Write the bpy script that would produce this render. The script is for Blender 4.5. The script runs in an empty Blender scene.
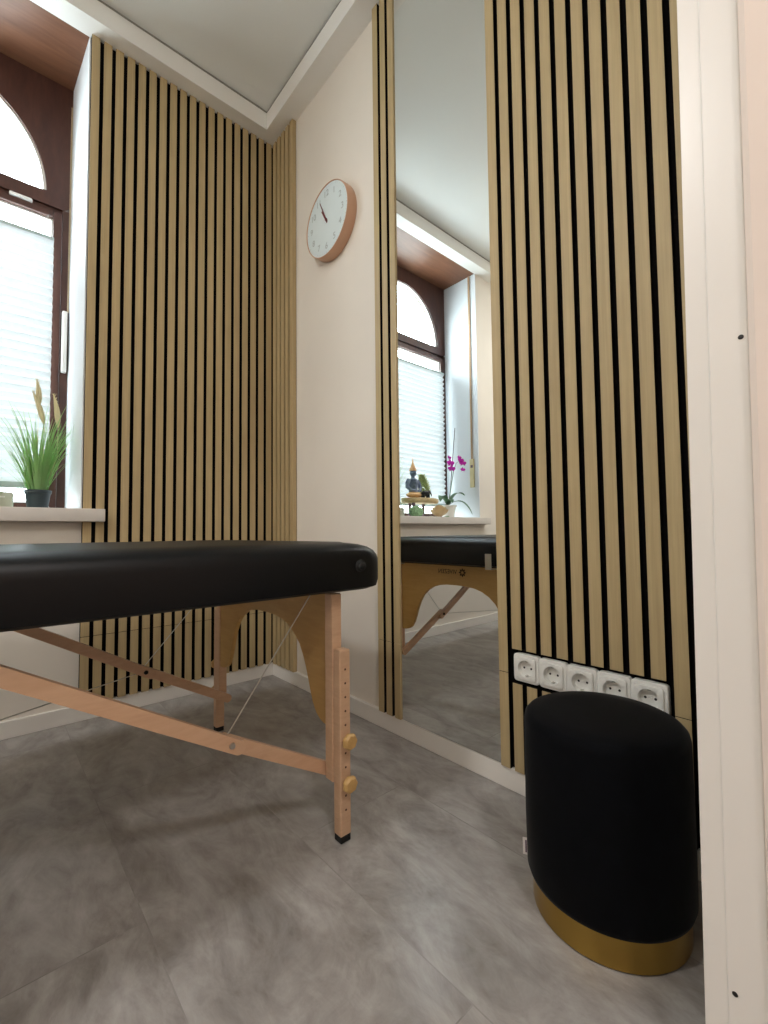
import bpy, bmesh, math, random
from math import sin, cos, pi, radians, atan2, sqrt
from mathutils import Vector, Matrix
random.seed(7)
SC = bpy.context.scene
COL = SC.collection

# ------------------------------------------------------------------ materials
def s2l(c):
    return tuple(((v/255)/12.92 if v/255 <= .04045 else ((v/255+.055)/1.055)**2.4) for v in c) + (1,)
class NT:
    def __init__(s, name):
        s.m = bpy.data.materials.new(name); s.m.use_nodes = True
        s.t = s.m.node_tree; s.n = s.t.nodes; s.l = s.t.links
        s.b = s.n['Principled BSDF']; s.out = s.n['Material Output']
    def add(s, typ, **kw):
        x = s.n.new(typ)
        for k, v in kw.items(): setattr(x, k, v)
        return x
    def ln(s, a, b): s.l.new(a, b)
    def pos(s, scale=(1, 1, 1)):
        g = s.add('ShaderNodeNewGeometry'); m = s.add('ShaderNodeMapping'); m.inputs['Scale'].default_value = scale
        s.ln(g.outputs['Position'], m.inputs['Vector']); return m.outputs['Vector']
    def obj(s, scale=(1, 1, 1)):
        g = s.add('ShaderNodeTexCoord'); m = s.add('ShaderNodeMapping'); m.inputs['Scale'].default_value = scale
        s.ln(g.outputs['Object'], m.inputs['Vector']); return m.outputs['Vector']
    def noise(s, vec, scale=5, detail=4, rough=.5, dist=0):
        x = s.add('ShaderNodeTexNoise'); x.inputs['Scale'].default_value = scale; x.inputs['Detail'].default_value = detail
        x.inputs['Roughness'].default_value = rough; x.inputs['Distortion'].default_value = dist
        s.ln(vec, x.inputs['Vector']); return x.outputs['Fac']
    def ramp(s, fac, stops):
        r = s.add('ShaderNodeValToRGB'); e = r.color_ramp.elements
        while len(e) < len(stops): e.new(.5)
        for q, (p, c) in zip(e, stops): q.position = p; q.color = c
        s.ln(fac, r.inputs['Fac']); return r.outputs['Color']
    def mix(s, fac, a, b, mode='MIX'):
        x = s.add('ShaderNodeMix', data_type='RGBA', blend_type=mode)
        for v, i in ((fac, 0), (a, 6), (b, 7)):
            if hasattr(v, 'is_output') or isinstance(v, bpy.types.NodeSocket): s.ln(v, x.inputs[i])
            else: x.inputs[i].default_value = v
        return x.outputs[2]
    def math(s, op, a, b=0.):
        x = s.add('ShaderNodeMath', operation=op)
        for v, i in ((a, 0), (b, 1)):
            if isinstance(v, bpy.types.NodeSocket): s.ln(v, x.inputs[i])
            else: x.inputs[i].default_value = v
        return x.outputs[0]
    def bump(s, h, strength=.2, dist=.002):
        x = s.add('ShaderNodeBump'); x.inputs['Strength'].default_value = strength; x.inputs['Distance'].default_value = dist
        s.ln(h, x.inputs['Height']); s.ln(x.outputs['Normal'], s.b.inputs['Normal'])

def plain(name, rgb, rough=.5, metal=0, var=.06, scale=20, bump=0, spec=.5, sheen=0):
    t = NT(name); c = s2l(rgb)
    v = t.pos()
    f = t.noise(v, scale, 3)
    lo = tuple(x*(1-var) for x in c[:3])+(1,); hi = tuple(min(1, x*(1+var)) for x in c[:3])+(1,)
    t.ln(t.ramp(f, [(.3, lo), (.7, hi)]), t.b.inputs['Base Color'])
    t.b.inputs['Roughness'].default_value = rough; t.b.inputs['Metallic'].default_value = metal
    t.b.inputs['Specular IOR Level'].default_value = spec
    if sheen:
        t.b.inputs['Sheen Weight'].default_value = sheen; t.b.inputs['Sheen Roughness'].default_value = .35
    if bump: t.bump(t.noise(v, scale*12, 4), bump, .001)
    return t.m

def wood(name, c1, c2, grain=(60, 60, 3), rough=.45, spec=.4, per=None, coat=0):
    t = NT(name); v = t.pos(grain)
    f = t.noise(v, 1.0, 5, .6, .6)
    col = t.ramp(f, [(.25, s2l(c1)), (.75, s2l(c2))])
    fine = t.noise(t.pos(tuple(g*4 for g in grain)), 1, 3)
    col = t.mix(.25, col, t.ramp(fine, [(.3, s2l(c1)), (.7, s2l(c2))]))
    if per:                                     # each slat a tone of its own
        g = t.add('ShaderNodeNewGeometry'); sp = t.add('ShaderNodeSeparateXYZ'); t.ln(g.outputs['Position'], sp.inputs[0])
        a = t.math('FLOOR', t.math('DIVIDE', t.math('ADD', sp.outputs['X'], sp.outputs['Y']), .04))
        wn = t.add('ShaderNodeTexWhiteNoise', noise_dimensions='1D'); t.ln(a, wn.inputs['W'])
        m = t.math('ADD', t.math('MULTIPLY', wn.outputs['Value'], per), 1-per/2)
        hs = t.add('ShaderNodeHueSaturation'); t.ln(col, hs.inputs['Color']); t.ln(m, hs.inputs['Value']); col = hs.outputs['Color']
    t.ln(col, t.b.inputs['Base Color'])
    t.b.inputs['Roughness'].default_value = rough; t.b.inputs['Specular IOR Level'].default_value = spec
    t.b.inputs['Coat Weight'].default_value = coat
    t.bump(fine, .12, .0006)
    return t.m

def floor_mat():
    t = NT('grey_stone_vinyl')
    g = t.add('ShaderNodeNewGeometry'); mp = t.add('ShaderNodeMapping')
    mp.inputs['Rotation'].default_value = (0, 0, pi/2); mp.inputs['Location'].default_value = (.30, .507, 0)
    t.ln(g.outputs['Position'], mp.inputs['Vector'])
    br = t.add('ShaderNodeTexBrick'); t.ln(mp.outputs[0], br.inputs['Vector'])
    br.offset = .5; br.inputs['Scale'].default_value = 1; br.inputs['Brick Width'].default_value = .92; br.inputs['Row Height'].default_value = .305
    br.inputs['Mortar Size'].default_value = .0012; br.inputs['Mortar Smooth'].default_value = .2
    br.inputs['Color1'].default_value = (.25, .25, .25, 1); br.inputs['Color2'].default_value = (.8, .8, .8, 1); br.inputs['Mortar'].default_value = (0, 0, 0, 1)
    # cloudy patches, shifted tile by tile
    add = t.add('ShaderNodeVectorMath', operation='ADD'); t.ln(g.outputs['Position'], add.inputs[0])
    sc = t.add('ShaderNodeVectorMath', operation='SCALE'); t.ln(br.outputs['Color'], sc.inputs[0]); sc.inputs['Scale'].default_value = 1.2
    t.ln(sc.outputs[0], add.inputs[1])
    m2 = t.add('ShaderNodeMapping'); m2.inputs['Scale'].default_value = (1.5, .8, 1); t.ln(add.outputs[0], m2.inputs['Vector'])
    n1 = t.noise(m2.outputs[0], 4.2, 8, .68, 1.1)
    n2 = t.noise(m2.outputs[0], 15, 6, .65, .8)
    col = t.ramp(n1, [(.30, s2l((104, 99, 95))), (.46, s2l((147, 142, 138))), (.58, s2l((172, 169, 166))), (.76, s2l((200, 198, 197)))])
    col = t.mix(.4, col, t.ramp(n2, [(.3, s2l((116, 110, 105))), (.7, s2l((184, 181, 179)))]))
    tone = t.ramp(br.outputs['Color'], [(0, (.93, .93, .93, 1)), (1, (1.0, 1.0, 1.0, 1))])
    col = t.mix(1.0, col, tone, 'MULTIPLY')
    col = t.mix(t.math('MULTIPLY', br.outputs['Fac'], .18), col, s2l((80, 74, 70)))
    t.ln(col, t.b.inputs['Base Color'])
    r = t.math('ADD', t.math('MULTIPLY', n2, .16), .24); t.ln(r, t.b.inputs['Roughness'])
    t.b.inputs['Specular IOR Level'].default_value = .45
    t.bump(t.noise(m2.outputs[0], 60, 4), .05, .001)
    return t.m

def glass_mat():
    t = NT('window_glass'); t.n.remove(t.b)
    tr = t.add('ShaderNodeBsdfTransparent'); tr.inputs[0].default_value = (.93, .96, .96, 1)
    gl = t.add('ShaderNodeBsdfGlossy'); gl.inputs['Roughness'].default_value = .02
    lw = t.add('ShaderNodeLayerWeight'); fc = t.math('ADD', t.math('MULTIPLY', t.math('POWER', lw.outputs['Facing'], 4.0), .45), .04)
    mx = t.add('ShaderNodeMixShader'); t.ln(fc, mx.inputs[0]); t.ln(tr.outputs[0], mx.inputs[1]); t.ln(gl.outputs[0], mx.inputs[2])
    t.ln(mx.outputs[0], t.out.inputs['Surface']); return t.m

def thin_mat(name, rgb, trans=.6, rough=.7):
    t = NT(name); t.n.remove(t.b); c = s2l(rgb)
    f = t.noise(t.pos(), 90, 2)
    col = t.ramp(f, [(.2, tuple(x*.93 for x in c[:3])+(1,)), (.8, c)])
    d = t.add('ShaderNodeBsdfDiffuse'); tl = t.add('ShaderNodeBsdfTranslucent')
    t.ln(col, d.inputs[0]); t.ln(col, tl.inputs[0])
    mx = t.add('ShaderNodeMixShader'); mx.inputs[0].default_value = trans
    t.ln(d.outputs[0], mx.inputs[1]); t.ln(tl.outputs[0], mx.inputs[2]); t.ln(mx.outputs[0], t.out.inputs['Surface']); return t.m

def emit(name, rgb, s):
    t = NT(name); t.b.inputs['Base Color'].default_value = s2l(rgb)
    t.b.inputs['Emission Color'].default_value = s2l(rgb); t.b.inputs['Emission Strength'].default_value = s; return t.m

M = {}
M['wall'] = plain('painted_plaster_beige', (228, 221, 211), .75, var=.015, scale=6, bump=.05)
M['hall'] = plain('painted_plaster_peach', (232, 217, 206), .75, var=.015, scale=6, bump=.04)
M['reveal'] = plain('painted_plaster_white', (226, 231, 236), .6, var=.01, scale=6, bump=.04)
M['ceil'] = plain('stretch_ceiling_grey', (228, 230, 228), .32, var=.01, scale=2)
M['trimw'] = plain('white_lining', (236, 235, 232), .5, var=.01, scale=5)
M['gap'] = plain('shadow_gap_profile_grey', (136, 134, 128), .6, var=.03)  # profile at the ceiling edge, its grey standing in for the shadow gap
M['base'] = plain('white_baseboard', (232, 228, 222), .4, var=.02, scale=9)
M['door'] = plain('white_lacquered_frame', (232, 228, 222), .3, var=.008, scale=5)
M['floor'] = floor_mat()
M['slat'] = wood('oak_slats', (168, 147, 109), (193, 172, 131), (70, 70, 2.2), .5, .35, per=.06)
M['felt'] = plain('black_acoustic_felt', (14, 12, 13), .95, var=.3, scale=400, spec=.1)
M['brown'] = wood('dark_brown_window_wood', (58, 36, 31), (86, 54, 44), (25, 25, 5), .42, .4)
M['soffit'] = wood('varnished_brown_board', (96, 61, 43), (128, 86, 62), (4, 30, 30), .38, .45)
M['glass'] = glass_mat()
M['pvc'] = plain('white_plastic', (232, 232, 228), .3, var=.01)
M['socket_dark'] = plain('dark_pin_hole', (30, 28, 28), .6)
M['steel'] = plain('brushed_steel', (190, 188, 182), .3, 1, var=.05)
M['sill'] = plain('pale_grey_sill_board', (212, 206, 200), .35, var=.02, scale=30)
M['blind'] = thin_mat('pleated_blind_fabric', (226, 231, 233), .058)
M['blindrail'] = plain('greyed_aluminium_rail', (170, 184, 182), .4, .3)
M['beech'] = wood('beech_wood', (198, 160, 130), (218, 184, 152), (14, 14, 50), .4, .4)
M['beechx'] = wood('beech_wood_lengthwise', (194, 154, 124), (214, 178, 146), (8, 60, 40), .4, .4)
M['ply'] = wood('golden_plywood', (184, 142, 80), (202, 162, 100), (20, 6, 45), .4, .4)
M['knob'] = wood('turned_wood_knob', (188, 150, 92), (208, 172, 114), (50, 50, 50), .45, .4)
M['vinyl'] = plain('black_upholstery_vinyl', (5, 7, 10), .42, var=.1, scale=40, bump=.05, spec=.27)
M['rubber'] = plain('black_rubber', (13, 13, 13), .75)
M['hole'] = plain('drilled_hole_shade', (92, 60, 42), .8)
M['ink'] = plain('dark_brown_print', (50, 34, 18), .6)
M['cable'] = plain('steel_cable', (190, 188, 180), .35, .7)
M['velvet'] = plain('black_velvet', (4, 5, 8), .9, var=.35, scale=45, bump=.15, spec=.1, sheen=.07)
M['brass'] = plain('brushed_brass', (178, 146, 76), .30, 1, var=.06, scale=12)
M['tag'] = plain('white_cloth_tag', (226, 220, 218), .8)
M['plum'] = plain('plum_print', (90, 60, 84), .8)
M['copper'] = plain('copper_painted_case', (206, 164, 136), .4, .15, var=.02)
M['dial'] = plain('pale_blue_white_dial', (214, 226, 228), .4, var=.01)
M['digit'] = plain('grey_dial_print', (170, 178, 178), .6)
M['hand'] = plain('dark_red_brown_hand', (104, 44, 46), .4)
M['pot'] = plain('slate_plastic_pot', (44, 58, 64), .45)
M['grass'] = thin_mat('grass_blade_green', (190, 224, 164), .6)
M['seed'] = thin_mat('grass_seed_head', (240, 232, 200), .5)
M['soil'] = plain('dark_soil', (46, 38, 30), .95, var=.3, scale=80)
M['cer'] = plain('white_ceramic', (232, 232, 228), .25, var=.01)
M['leaf'] = plain('orchid_leaf_green', (112, 142, 112), .35, var=.15, scale=30)
M['mag'] = thin_mat('magenta_petal', (214, 60, 190), .35)
M['stickm'] = plain('grey_brown_stick', (110, 100, 100), .6)
M['statue'] = plain('blue_grey_stone', (112, 126, 150), .45, var=.25, scale=60)
M['gold'] = plain('matt_gold_paint', (226, 184, 136), .45, .4, var=.1, scale=60)
M['slice'] = wood('pale_wood_slice', (182, 160, 118), (206, 186, 146), (40, 40, 90), .6, .3)
M['darkleg'] = plain('plum_brown_leg', (112, 92, 104), .6)
M['moss'] = plain('moss_green', (136, 172, 132), .9, var=.3, scale=90)
M['rose'] = plain('cream_petal', (242, 226, 194), .6, var=.06, scale=40)
M['lime'] = thin_mat('pale_lime_leaf', (196, 208, 150), .3)
M['black'] = plain('black_glaze', (28, 30, 34), .3)
M['strap'] = plain('tan_webbing', (188, 156, 124), .8, var=.1, scale=200)
M['brassplate'] = plain('cream_metal_plate', (222, 206, 160), .4, .2)
M['tin'] = plain('pale_beige_plastic', (200, 202, 186), .45)
M['seal'] = plain('beige_sealant', (170, 156, 128), .8, var=.1, scale=60)
M['mirror'] = None
t = NT('silvered_glass'); t.b.inputs['Metallic'].default_value = 1; t.b.inputs['Roughness'].default_value = .0
t.ln(t.ramp(t.noise(t.pos(), 2, 1), [(0, (.86, .89, .885, 1)), (1, (.88, .905, .90, 1))]), t.b.inputs['Base Color']); M['mirror'] = t.m
M['edge'] = plain('mirror_edge', (120, 128, 124), .3, .4)

# ------------------------------------------------------------------ geometry helpers
def box(bm, x0, x1, y0, y1, z0, z1, bev=0, seg=2):
    r = bmesh.ops.create_cube(bm, size=1, matrix=Matrix.Translation(((x0+x1)/2, (y0+y1)/2, (z0+z1)/2)) @ Matrix.Diagonal((abs(x1-x0), abs(y1-y0), abs(z1-z0), 1)))
    if bev:
        e = list({e for v in r['verts'] for e in v.link_edges})
        bmesh.ops.bevel(bm, geom=e, offset=bev, segments=seg, affect='EDGES', profile=.5)
    return bm
def frame_from(d):
    d = d.normalized(); a = Vector((0, 0, 1)) if abs(d.z) < .95 else Vector((1, 0, 0))
    u = d.cross(a).normalized(); return u, u.cross(d).normalized()
def tube(bm, pts, rad, n=10, caps=True, flat=1.0):
    pts = [Vector(p) for p in pts]; rings = []
    if not isinstance(rad, (list, tuple)): rad = [rad]*len(pts)
    u = None
    for i, p in enumerate(pts):
        d = (pts[min(i+1, len(pts)-1)]-pts[max(i-1, 0)]).normalized()
        if u is None: u, w = frame_from(d)
        else:
            u = (u-d*u.dot(d)).normalized(); w = u.cross(d)
        rings.append([bm.verts.new(p+(u*cos(2*pi*k/n)+w*sin(2*pi*k/n)*flat)*rad[i]) for k in range(n)])
    for a, b in zip(rings, rings[1:]):
        for k in range(n): bm.faces.new((a[k], a[(k+1) % n], b[(k+1) % n], b[k]))
    if caps: bm.faces.new(rings[0][::-1]); bm.faces.new(rings[-1])
    return bm
def lathe(bm, prof, c=(0, 0, 0), n=48, sx=1, sy=1, axis='z'):
    c = Vector(c); rings = []
    def P(r, h, a):
        if axis == 'z': return c+Vector((r*cos(a)*sx, r*sin(a)*sy, h))
        if axis == 'x': return c+Vector((h, r*cos(a), r*sin(a)))
        return c+Vector((r*cos(a), h, r*sin(a)))
    for r, h in prof:
        rings.append([bm.verts.new(P(0, h, 0))] if r <= 1e-6 else [bm.verts.new(P(r, h, 2*pi*k/n)) for k in range(n)])
    for a, b in zip(rings, rings[1:]):
        for k in range(n):
            k2 = (k+1) % n
            if len(a) == 1 and len(b) == 1: continue
            if len(a) == 1: bm.faces.new((a[0], b[k2], b[k]))
            elif len(b) == 1: bm.faces.new((a[k], a[k2], b[0]))
            else: bm.faces.new((a[k], a[k2], b[k2], b[k]))
    return bm
def bar(bm, a, b, w, h, side=(0, 1, 0), round_ends=False, bev=.0015):
    """a flat bar from a to b: w thick along side, h across"""
    a, b = Vector(a), Vector(b); d = (b-a).normalized(); s = Vector(side).normalized(); u = d.cross(s).normalized()
    L = (b-a).length; pts = []
    if round_ends:
        for k in range(9):
            t_ = -pi/2+pi*k/8; pts.append((L/2+cos(t_)*h/2*.9, sin(t_)*h/2))
        for k in range(9):
            t_ = pi/2+pi*k/8; pts.append((-L/2+cos(t_)*h/2*.9, sin(t_)*h/2))
    else: pts = [(L/2, -h/2), (L/2, h/2), (-L/2, h/2), (-L/2, -h/2)]
    m = (a+b)/2
    f = [bm.verts.new(m+d*x+u*y+s*w/2) for x, y in pts]; g = [bm.verts.new(m+d*x+u*y-s*w/2) for x, y in pts]
    n = len(pts); bm.faces.new(f); bm.faces.new(g[::-1])
    for k in range(n): bm.faces.new((f[k], g[k], g[(k+1) % n], f[(k+1) % n]))
    return bm
def prism(bm, pts, x0, x1, ax='x'):
    """extrude a closed 2-D outline (pts) along an axis"""
    def P(a, b, t): return {'x': (t, a, b), 'y': (a, t, b), 'z': (a, b, t)}[ax]
    f = [bm.verts.new(P(a, b, x0)) for a, b in pts]; g = [bm.verts.new(P(a, b, x1)) for a, b in pts]
    n = len(pts); bm.faces.new(f); bm.faces.new(g[::-1])
    for k in range(n): bm.faces.new((f[k], g[k], g[(k+1) % n], f[(k+1) % n]))
    return bm
def blob(bm, c, r, sub=2, rot=None):
    m = Matrix.Translation(c) @ (rot or Matrix()) @ Matrix.Diagonal((r[0], r[1], r[2], 1))
    bmesh.ops.create_icosphere(bm, subdivisions=sub, radius=1, matrix=m); return bm
B = bmesh.new

def finish(bm, name, mat, origin, smooth):
    bmesh.ops.recalc_face_normals(bm, faces=bm.faces[:])
    bmesh.ops.translate(bm, vec=-Vector(origin), verts=bm.verts[:])
    me = bpy.data.meshes.new(name); bm.to_mesh(me); bm.free()
    if smooth:
        for p in me.polygons: p.use_smooth = True
        try: me.set_sharp_from_angle(angle=radians(smooth if smooth is not True else 40))
        except Exception: pass
    me.materials.append(M[mat]); o = bpy.data.objects.new(name, me); COL.objects.link(o); return o
def wpos(o):
    v = Vector(o.location)
    return v if o.parent is None else v+wpos(o.parent)
def part(name, bm, mat, parent, smooth=False, label=None, at=None):
    """mesh drawn in world coordinates, linked under its thing"""
    pw = wpos(parent); org = Vector(at) if at else pw
    o = finish(bm, name, mat, org, smooth); o.parent = parent; o.location = org-pw
    if label: o['label'] = label
    return o
def single(name, bm, mat, smooth=False):
    xs = [v.co for v in bm.verts]
    o_ = ((min(v.x for v in xs)+max(v.x for v in xs))/2, (min(v.y for v in xs)+max(v.y for v in xs))/2, min(v.z for v in xs))
    o = finish(bm, name, mat, o_, smooth); o.location = o_; return o
def thing(name, label, cat, loc, group=None):
    o = bpy.data.objects.new(name, None); o.empty_display_size = .05; COL.objects.link(o); o.location = loc; tag(o, label, cat, group); return o
def tag(o, label, cat, group=None):
    o['label'] = label; o['category'] = cat
    if group: o['group'] = group
    return o
def struct(name, bm, mat, smooth=False, label=None):
    o = single(name, bm, mat, smooth); o['kind'] = 'structure'
    if label: o['label'] = label
    return o
def place(o):  # nothing: kept for clarity
    return o
def text_bm(s, size, extrude=.0004):
    cu = bpy.data.curves.new('t', 'FONT'); cu.body = s; cu.size = size; cu.extrude = extrude; cu.align_x = 'CENTER'; cu.align_y = 'CENTER'
    ob = bpy.data.objects.new('t', cu); COL.objects.link(ob); bpy.context.view_layer.update()
    me = bpy.data.meshes.new_from_object(ob.evaluated_get(bpy.context.evaluated_depsgraph_get()))
    bm = B(); bm.from_mesh(me); bpy.data.objects.remove(ob); bpy.data.curves.remove(cu); bpy.data.meshes.remove(me); return bm

# ------------------------------------------------------------------ sizes
XL, YF = -2.75, -1.80            # left wall, wall with the doorway
ZT, ZC = 2.573, 2.665            # underside of the ceiling lining, ceiling
WX0, WX1 = -1.675, -.787          # window recess
ZS = .759                        # top of the sill
WY = .30                         # plane of the window frame
HY = -3.7                        # end of the hallway

# ------------------------------------------------------------------ shell
# doorway sheared slightly so its straight edge follows the lens bow
def lean(bm, px=.0, py=-.012):
    for v in bm.verts: v.co.x += px*(v.co.z-.66); v.co.y += py*(v.co.z-.66)
    return bm
struct('floor', box(B(), XL-.2, .2, HY, .45, -.06, 0), 'floor', label='grey cloudy stone-look vinyl tile floor')
struct('ceiling', box(B(), XL-.1, .1, YF-.12, .1, ZC, ZC+.08), 'ceil')
b = B()
box(b, XL-.12, WX0, 0, .45, 0, 2.75); prism(b, [(WX1, .45), (WX1, WY), (-.7735, 0), (.12, 0), (.12, .45)], 0, 2.75, 'z')
box(b, WX0, -.7735, 0, .45, 0, ZS-.048); box(b, WX0, -.7735, 0, .45, 2.60, 2.75)
struct('wall_back', b, 'wall')
struct('wall_right', box(B(), 0, .12, YF-.12, 0, 0, 2.75), 'wall')
struct('wall_left', box(B(), XL-.12, XL, HY, 0, 0, 2.75), 'wall')
DX0, DX1, DZ = -1.32, -.39, 2.05  # doorway
b = B()
box(b, DX1+.012, 0, YF-.055, YF, 0, 2.75); box(b, XL, DX0-.012, YF-.055, YF, 0, 2.75); box(b, DX0-.012, DX1+.012, YF-.055, YF, DZ+.012, 2.75)
struct('wall_front', lean(b), 'wall')
b = B()                            # hallway lining beyond the frame, corner rounded
prism(b, [(DX1-.006, YF-.0555), (DX1-.010, YF-.062), (DX1-.010, YF-.20), (0.12, YF-.20), (0.12, YF-.0555)], 0, 2.75, 'z')
box(b, XL, DX0+.01, YF-.20, YF-.0555, 0, 2.75); box(b, DX0+.01, DX1-.01, YF-.20, YF-.0555, DZ-.01, 2.75)
struct('wall_hall_front', lean(b), 'hall')
struct('wall_hall_right', box(B(), .02, .12, HY, YF-.2, 0, 2.75), 'hall')
struct('wall_hall_end', box(B(), XL-.12, .12, HY-.12, HY, 0, 2.75), 'hall')
struct('ceiling_hall', box(B(), XL-.12, .12, HY, YF-.2, 2.6, 2.7), 'ceil')
# ceiling lining all round the room
def ring(z0, z1, w):
    b = B()
    box(b, XL, 0, -w, 0, z0, z1); box(b, XL, 0, YF, YF+w, z0, z1)
    box(b, -w, 0, YF+w, -w, z0, z1); box(b, XL, XL+w, YF+w, -w, z0, z1); return b
struct('trim_1', ring(ZT, ZC-.012, .083), 'trimw', label='white boxed lining round the edge of the ceiling')
struct('trim_2', ring(ZC-.0118, ZC, .080), 'gap', label='narrow grey profile coloured for the shadow gap between lining and ceiling')
# recess linings
struct('trim_3', prism(B(), [(WX1-.006, WY+.02), (WX1, WY+.02), (WX1, WY), (-.7735, -.0005), (-.7770, -.0005), (WX1-.006, WY)], ZS, 2.578, 'z'), 'reveal', label='white right side of the window recess')
struct('trim_4', box(B(), WX0, WX0+.006, -.0005, WY+.02, ZS, 2.578), 'reveal', label='white left side of the window recess')
struct('trim_5', box(B(), WX0+.001, -.774, -.002, WY+.02, 2.578, 2.60), 'soffit', label='brown varnished board over the window recess')
# baseboards
HB = .057
struct('baseboard_back', box(B(), XL, 0, -.015, 0, 0, HB, .002), 'base')
struct('baseboard_right', box(B(), -.015, 0, YF, -.0151, 0, HB, .002), 'base')
struct('baseboard_left', box(B(), XL, XL+.015, YF, -.0151, 0, HB, .002), 'base')

# ------------------------------------------------------------------ doorway frame
d = bpy.data.objects.new('door_1', None); COL.objects.link(d); d.location = (DX1, YF-.03, 0); d['kind'] = 'structure'; d['label'] = 'white door frame at the right edge of the view'
b = B()
box(b, DX1+.004, DX1+.012, YF-.0545, YF+.006, 0, DZ, .001)
box(b, DX1+.0022, DX1+.0045, YF-.018, YF+.006, 0, DZ, .0008, 2)
part('door_frame', lean(b), 'door', d)
b = B(); box(b, DX1, DX1+.004, YF-.0545, YF-.0165, 0, DZ, .0018, 3)
part('door_frame', lean(b), 'door', d)
b = B(); box(b, DX0-.012, DX0, YF-.0545, YF+.006, 0, DZ, .0015); box(b, DX0, DX1, YF-.0545, YF+.006, DZ, DZ+.012, .0015)
part('door_frame', b, 'door', d)
for z, y in ((.881, -1.8505), (.139, -1.8175)):
    b = B(); lathe(b, [(0, .0001), (.0026, .0001), (.0028, -.0004), (.0015, -.0007), (0, -.0007)], (DX1, y, z), 16, axis='x')
    part('screw', b, 'socket_dark', d)

# ------------------------------------------------------------------ window
win = bpy.data.objects.new('window_1', None); COL.objects.link(win); win.location = ((WX0+WX1)/2, WY, ZS)
win['kind'] = 'structure'; win['label'] = 'brown wooden window with an arched fanlight over a single sash'
CX = (WX0+WX1)/2
def arch_hit(cx, cz, dx, dz, a, h, z0):
    # ray from (cx,cz) to half-ellipse arch, flat bottom at z0
    best = 9
    if dz < 0:
        tt = (z0-cz)/dz
        if abs(cx+dx*tt-CX) <= a+1e-6: best = tt
    A = dx*dx/a/a+dz*dz/h/h; ox, oz = cx-CX, cz-z0
    Bq = 2*(ox*dx/a/a+oz*dz/h/h); C = ox*ox/a/a+oz*oz/h/h-1
    D = Bq*Bq-4*A*C; tt = (-Bq+sqrt(max(D, 0)))/2/A
    if cz+dz*tt >= z0-1e-6: best = min(best, tt)
    return best
def arch_plate(bm, outer, inner, y0, y1, n=96):
    """plate between outer shape and arch hole; outer/inner: function(dx,dz)->distance from (CX,cz)"""
    cz = 2.24; R = [[], [], [], []]
    for k in range(n):
        a = 2*pi*k/n; dx, dz = cos(a), sin(a)
        ro, ri = outer(cz, dx, dz), inner(cz, dx, dz)
        for L, r, y in ((R[0], ro, y0), (R[1], ri, y0), (R[2], ri, y1), (R[3], ro, y1)):
            L.append(bm.verts.new((CX+dx*r, y, cz+dz*r)))
    for k in range(n):
        j = (k+1) % n
        for p in range(4):
            q = (p+1) % 4; bm.faces.new((R[p][k], R[p][j], R[q][j], R[q][k]))
    return bm
def rect_fn(x0, x1, z0, z1):
    def f(cz, dx, dz):
        c = []
        if dx > 1e-9: c.append((x1-CX)/dx)
        if dx < -1e-9: c.append((x0-CX)/dx)
        if dz > 1e-9: c.append((z1-cz)/dz)
        if dz < -1e-9: c.append((z0-cz)/dz)
        return min(c)
    return f
AW, AH, AZ = .354, .385, 2.090
arch = lambda s: (lambda cz, dx, dz: arch_hit(CX, cz, dx, dz, AW-s, AH-s, AZ+s*.6))
part('fanlight_frame', arch_plate(B(), rect_fn(WX0, WX1, 2.035, 2.60), arch(0), WY, WY+.05), 'brown', win, 30)
part('glazing_bead', arch_plate(B(), arch(-.001), arch(.011), WY+.012, WY+.03), 'pvc', win, 30, label='thin white bead round the arched glass')
part('fanlight_sash', arch_plate(B(), arch(-.005), arch(.004), WY+.028, WY+.045), 'brown', win, 30)
part('fanlight_glass', box(B(), CX-.365, CX+.365, WY+.036, WY+.040, AZ-.01, AZ+AH), 'glass', win)
b = B()
box(b, WX0, WX0+.034, WY, WY+.06, ZS, 2.035); box(b, WX1-.034, WX1, WY, WY+.06, ZS, 2.035)
box(b, WX0+.034, WX1-.034, WY, WY+.06, ZS, ZS+.012); box(b, WX0+.034, WX1-.034, WY+.012, WY+.06, 2.012, 2.035)
part('window_frame', b, 'brown', win)
SX0, SX1, SZ0, SZ1 = WX0+.036, WX1-.036, ZS+.014, 2.012
b = B()
box(b, SX0, SX0+.030, WY-.008, WY+.05, SZ0, SZ1, .003); box(b, SX1-.030, SX1, WY-.008, WY+.05, SZ0, SZ1, .003)
box(b, SX0+.030, SX1-.030, WY-.008, WY+.05, SZ0, SZ0+.022, .003); box(b, SX0+.030, SX1-.030, WY-.008, WY+.05, SZ1-.026, SZ1, .003)
part('sash', b, 'brown', win)
b = B()
for x0, x1, z0, z1 in ((SX0+.0301, SX0+.036, SZ0+.022, SZ1-.026), (SX1-.036, SX1-.0301, SZ0+.022, SZ1-.026), (SX0+.036, SX1-.036, SZ0+.0221, SZ0+.028), (SX0+.036, SX1-.036, SZ1-.034, SZ1-.0261)):
    box(b, x0, x1, WY+.010, WY+.03, z0, z1)
part('glazing_bead', b, 'pvc', win)
part('pane', box(B(), SX0+.03, SX1-.03, WY+.022, WY+.026, SZ0+.02, SZ1-.02), 'glass', win)
part('window_latch', box(B(), -.995, -.922, WY-.016, WY+.001, 2.012, 2.026, .005, 3), 'pvc', win, 40, label='small white latch under the arched glass')
b = B(); box(b, WX1-.030, WX1-.012, WY-.026, WY, 1.338, 1.595, .004, 3); box(b, WX1-.027, WX1-.015, WY-.034, WY-.026, 1.36, 1.55, .003)
part('window_handle', b, 'pvc', win, 40, label='tall white handle plate')
part('sealant_strip', box(B(), WX1-.012, WX1-.0062, WY-.004, WY, 1.6, 2.5), 'seal', win)
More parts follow.
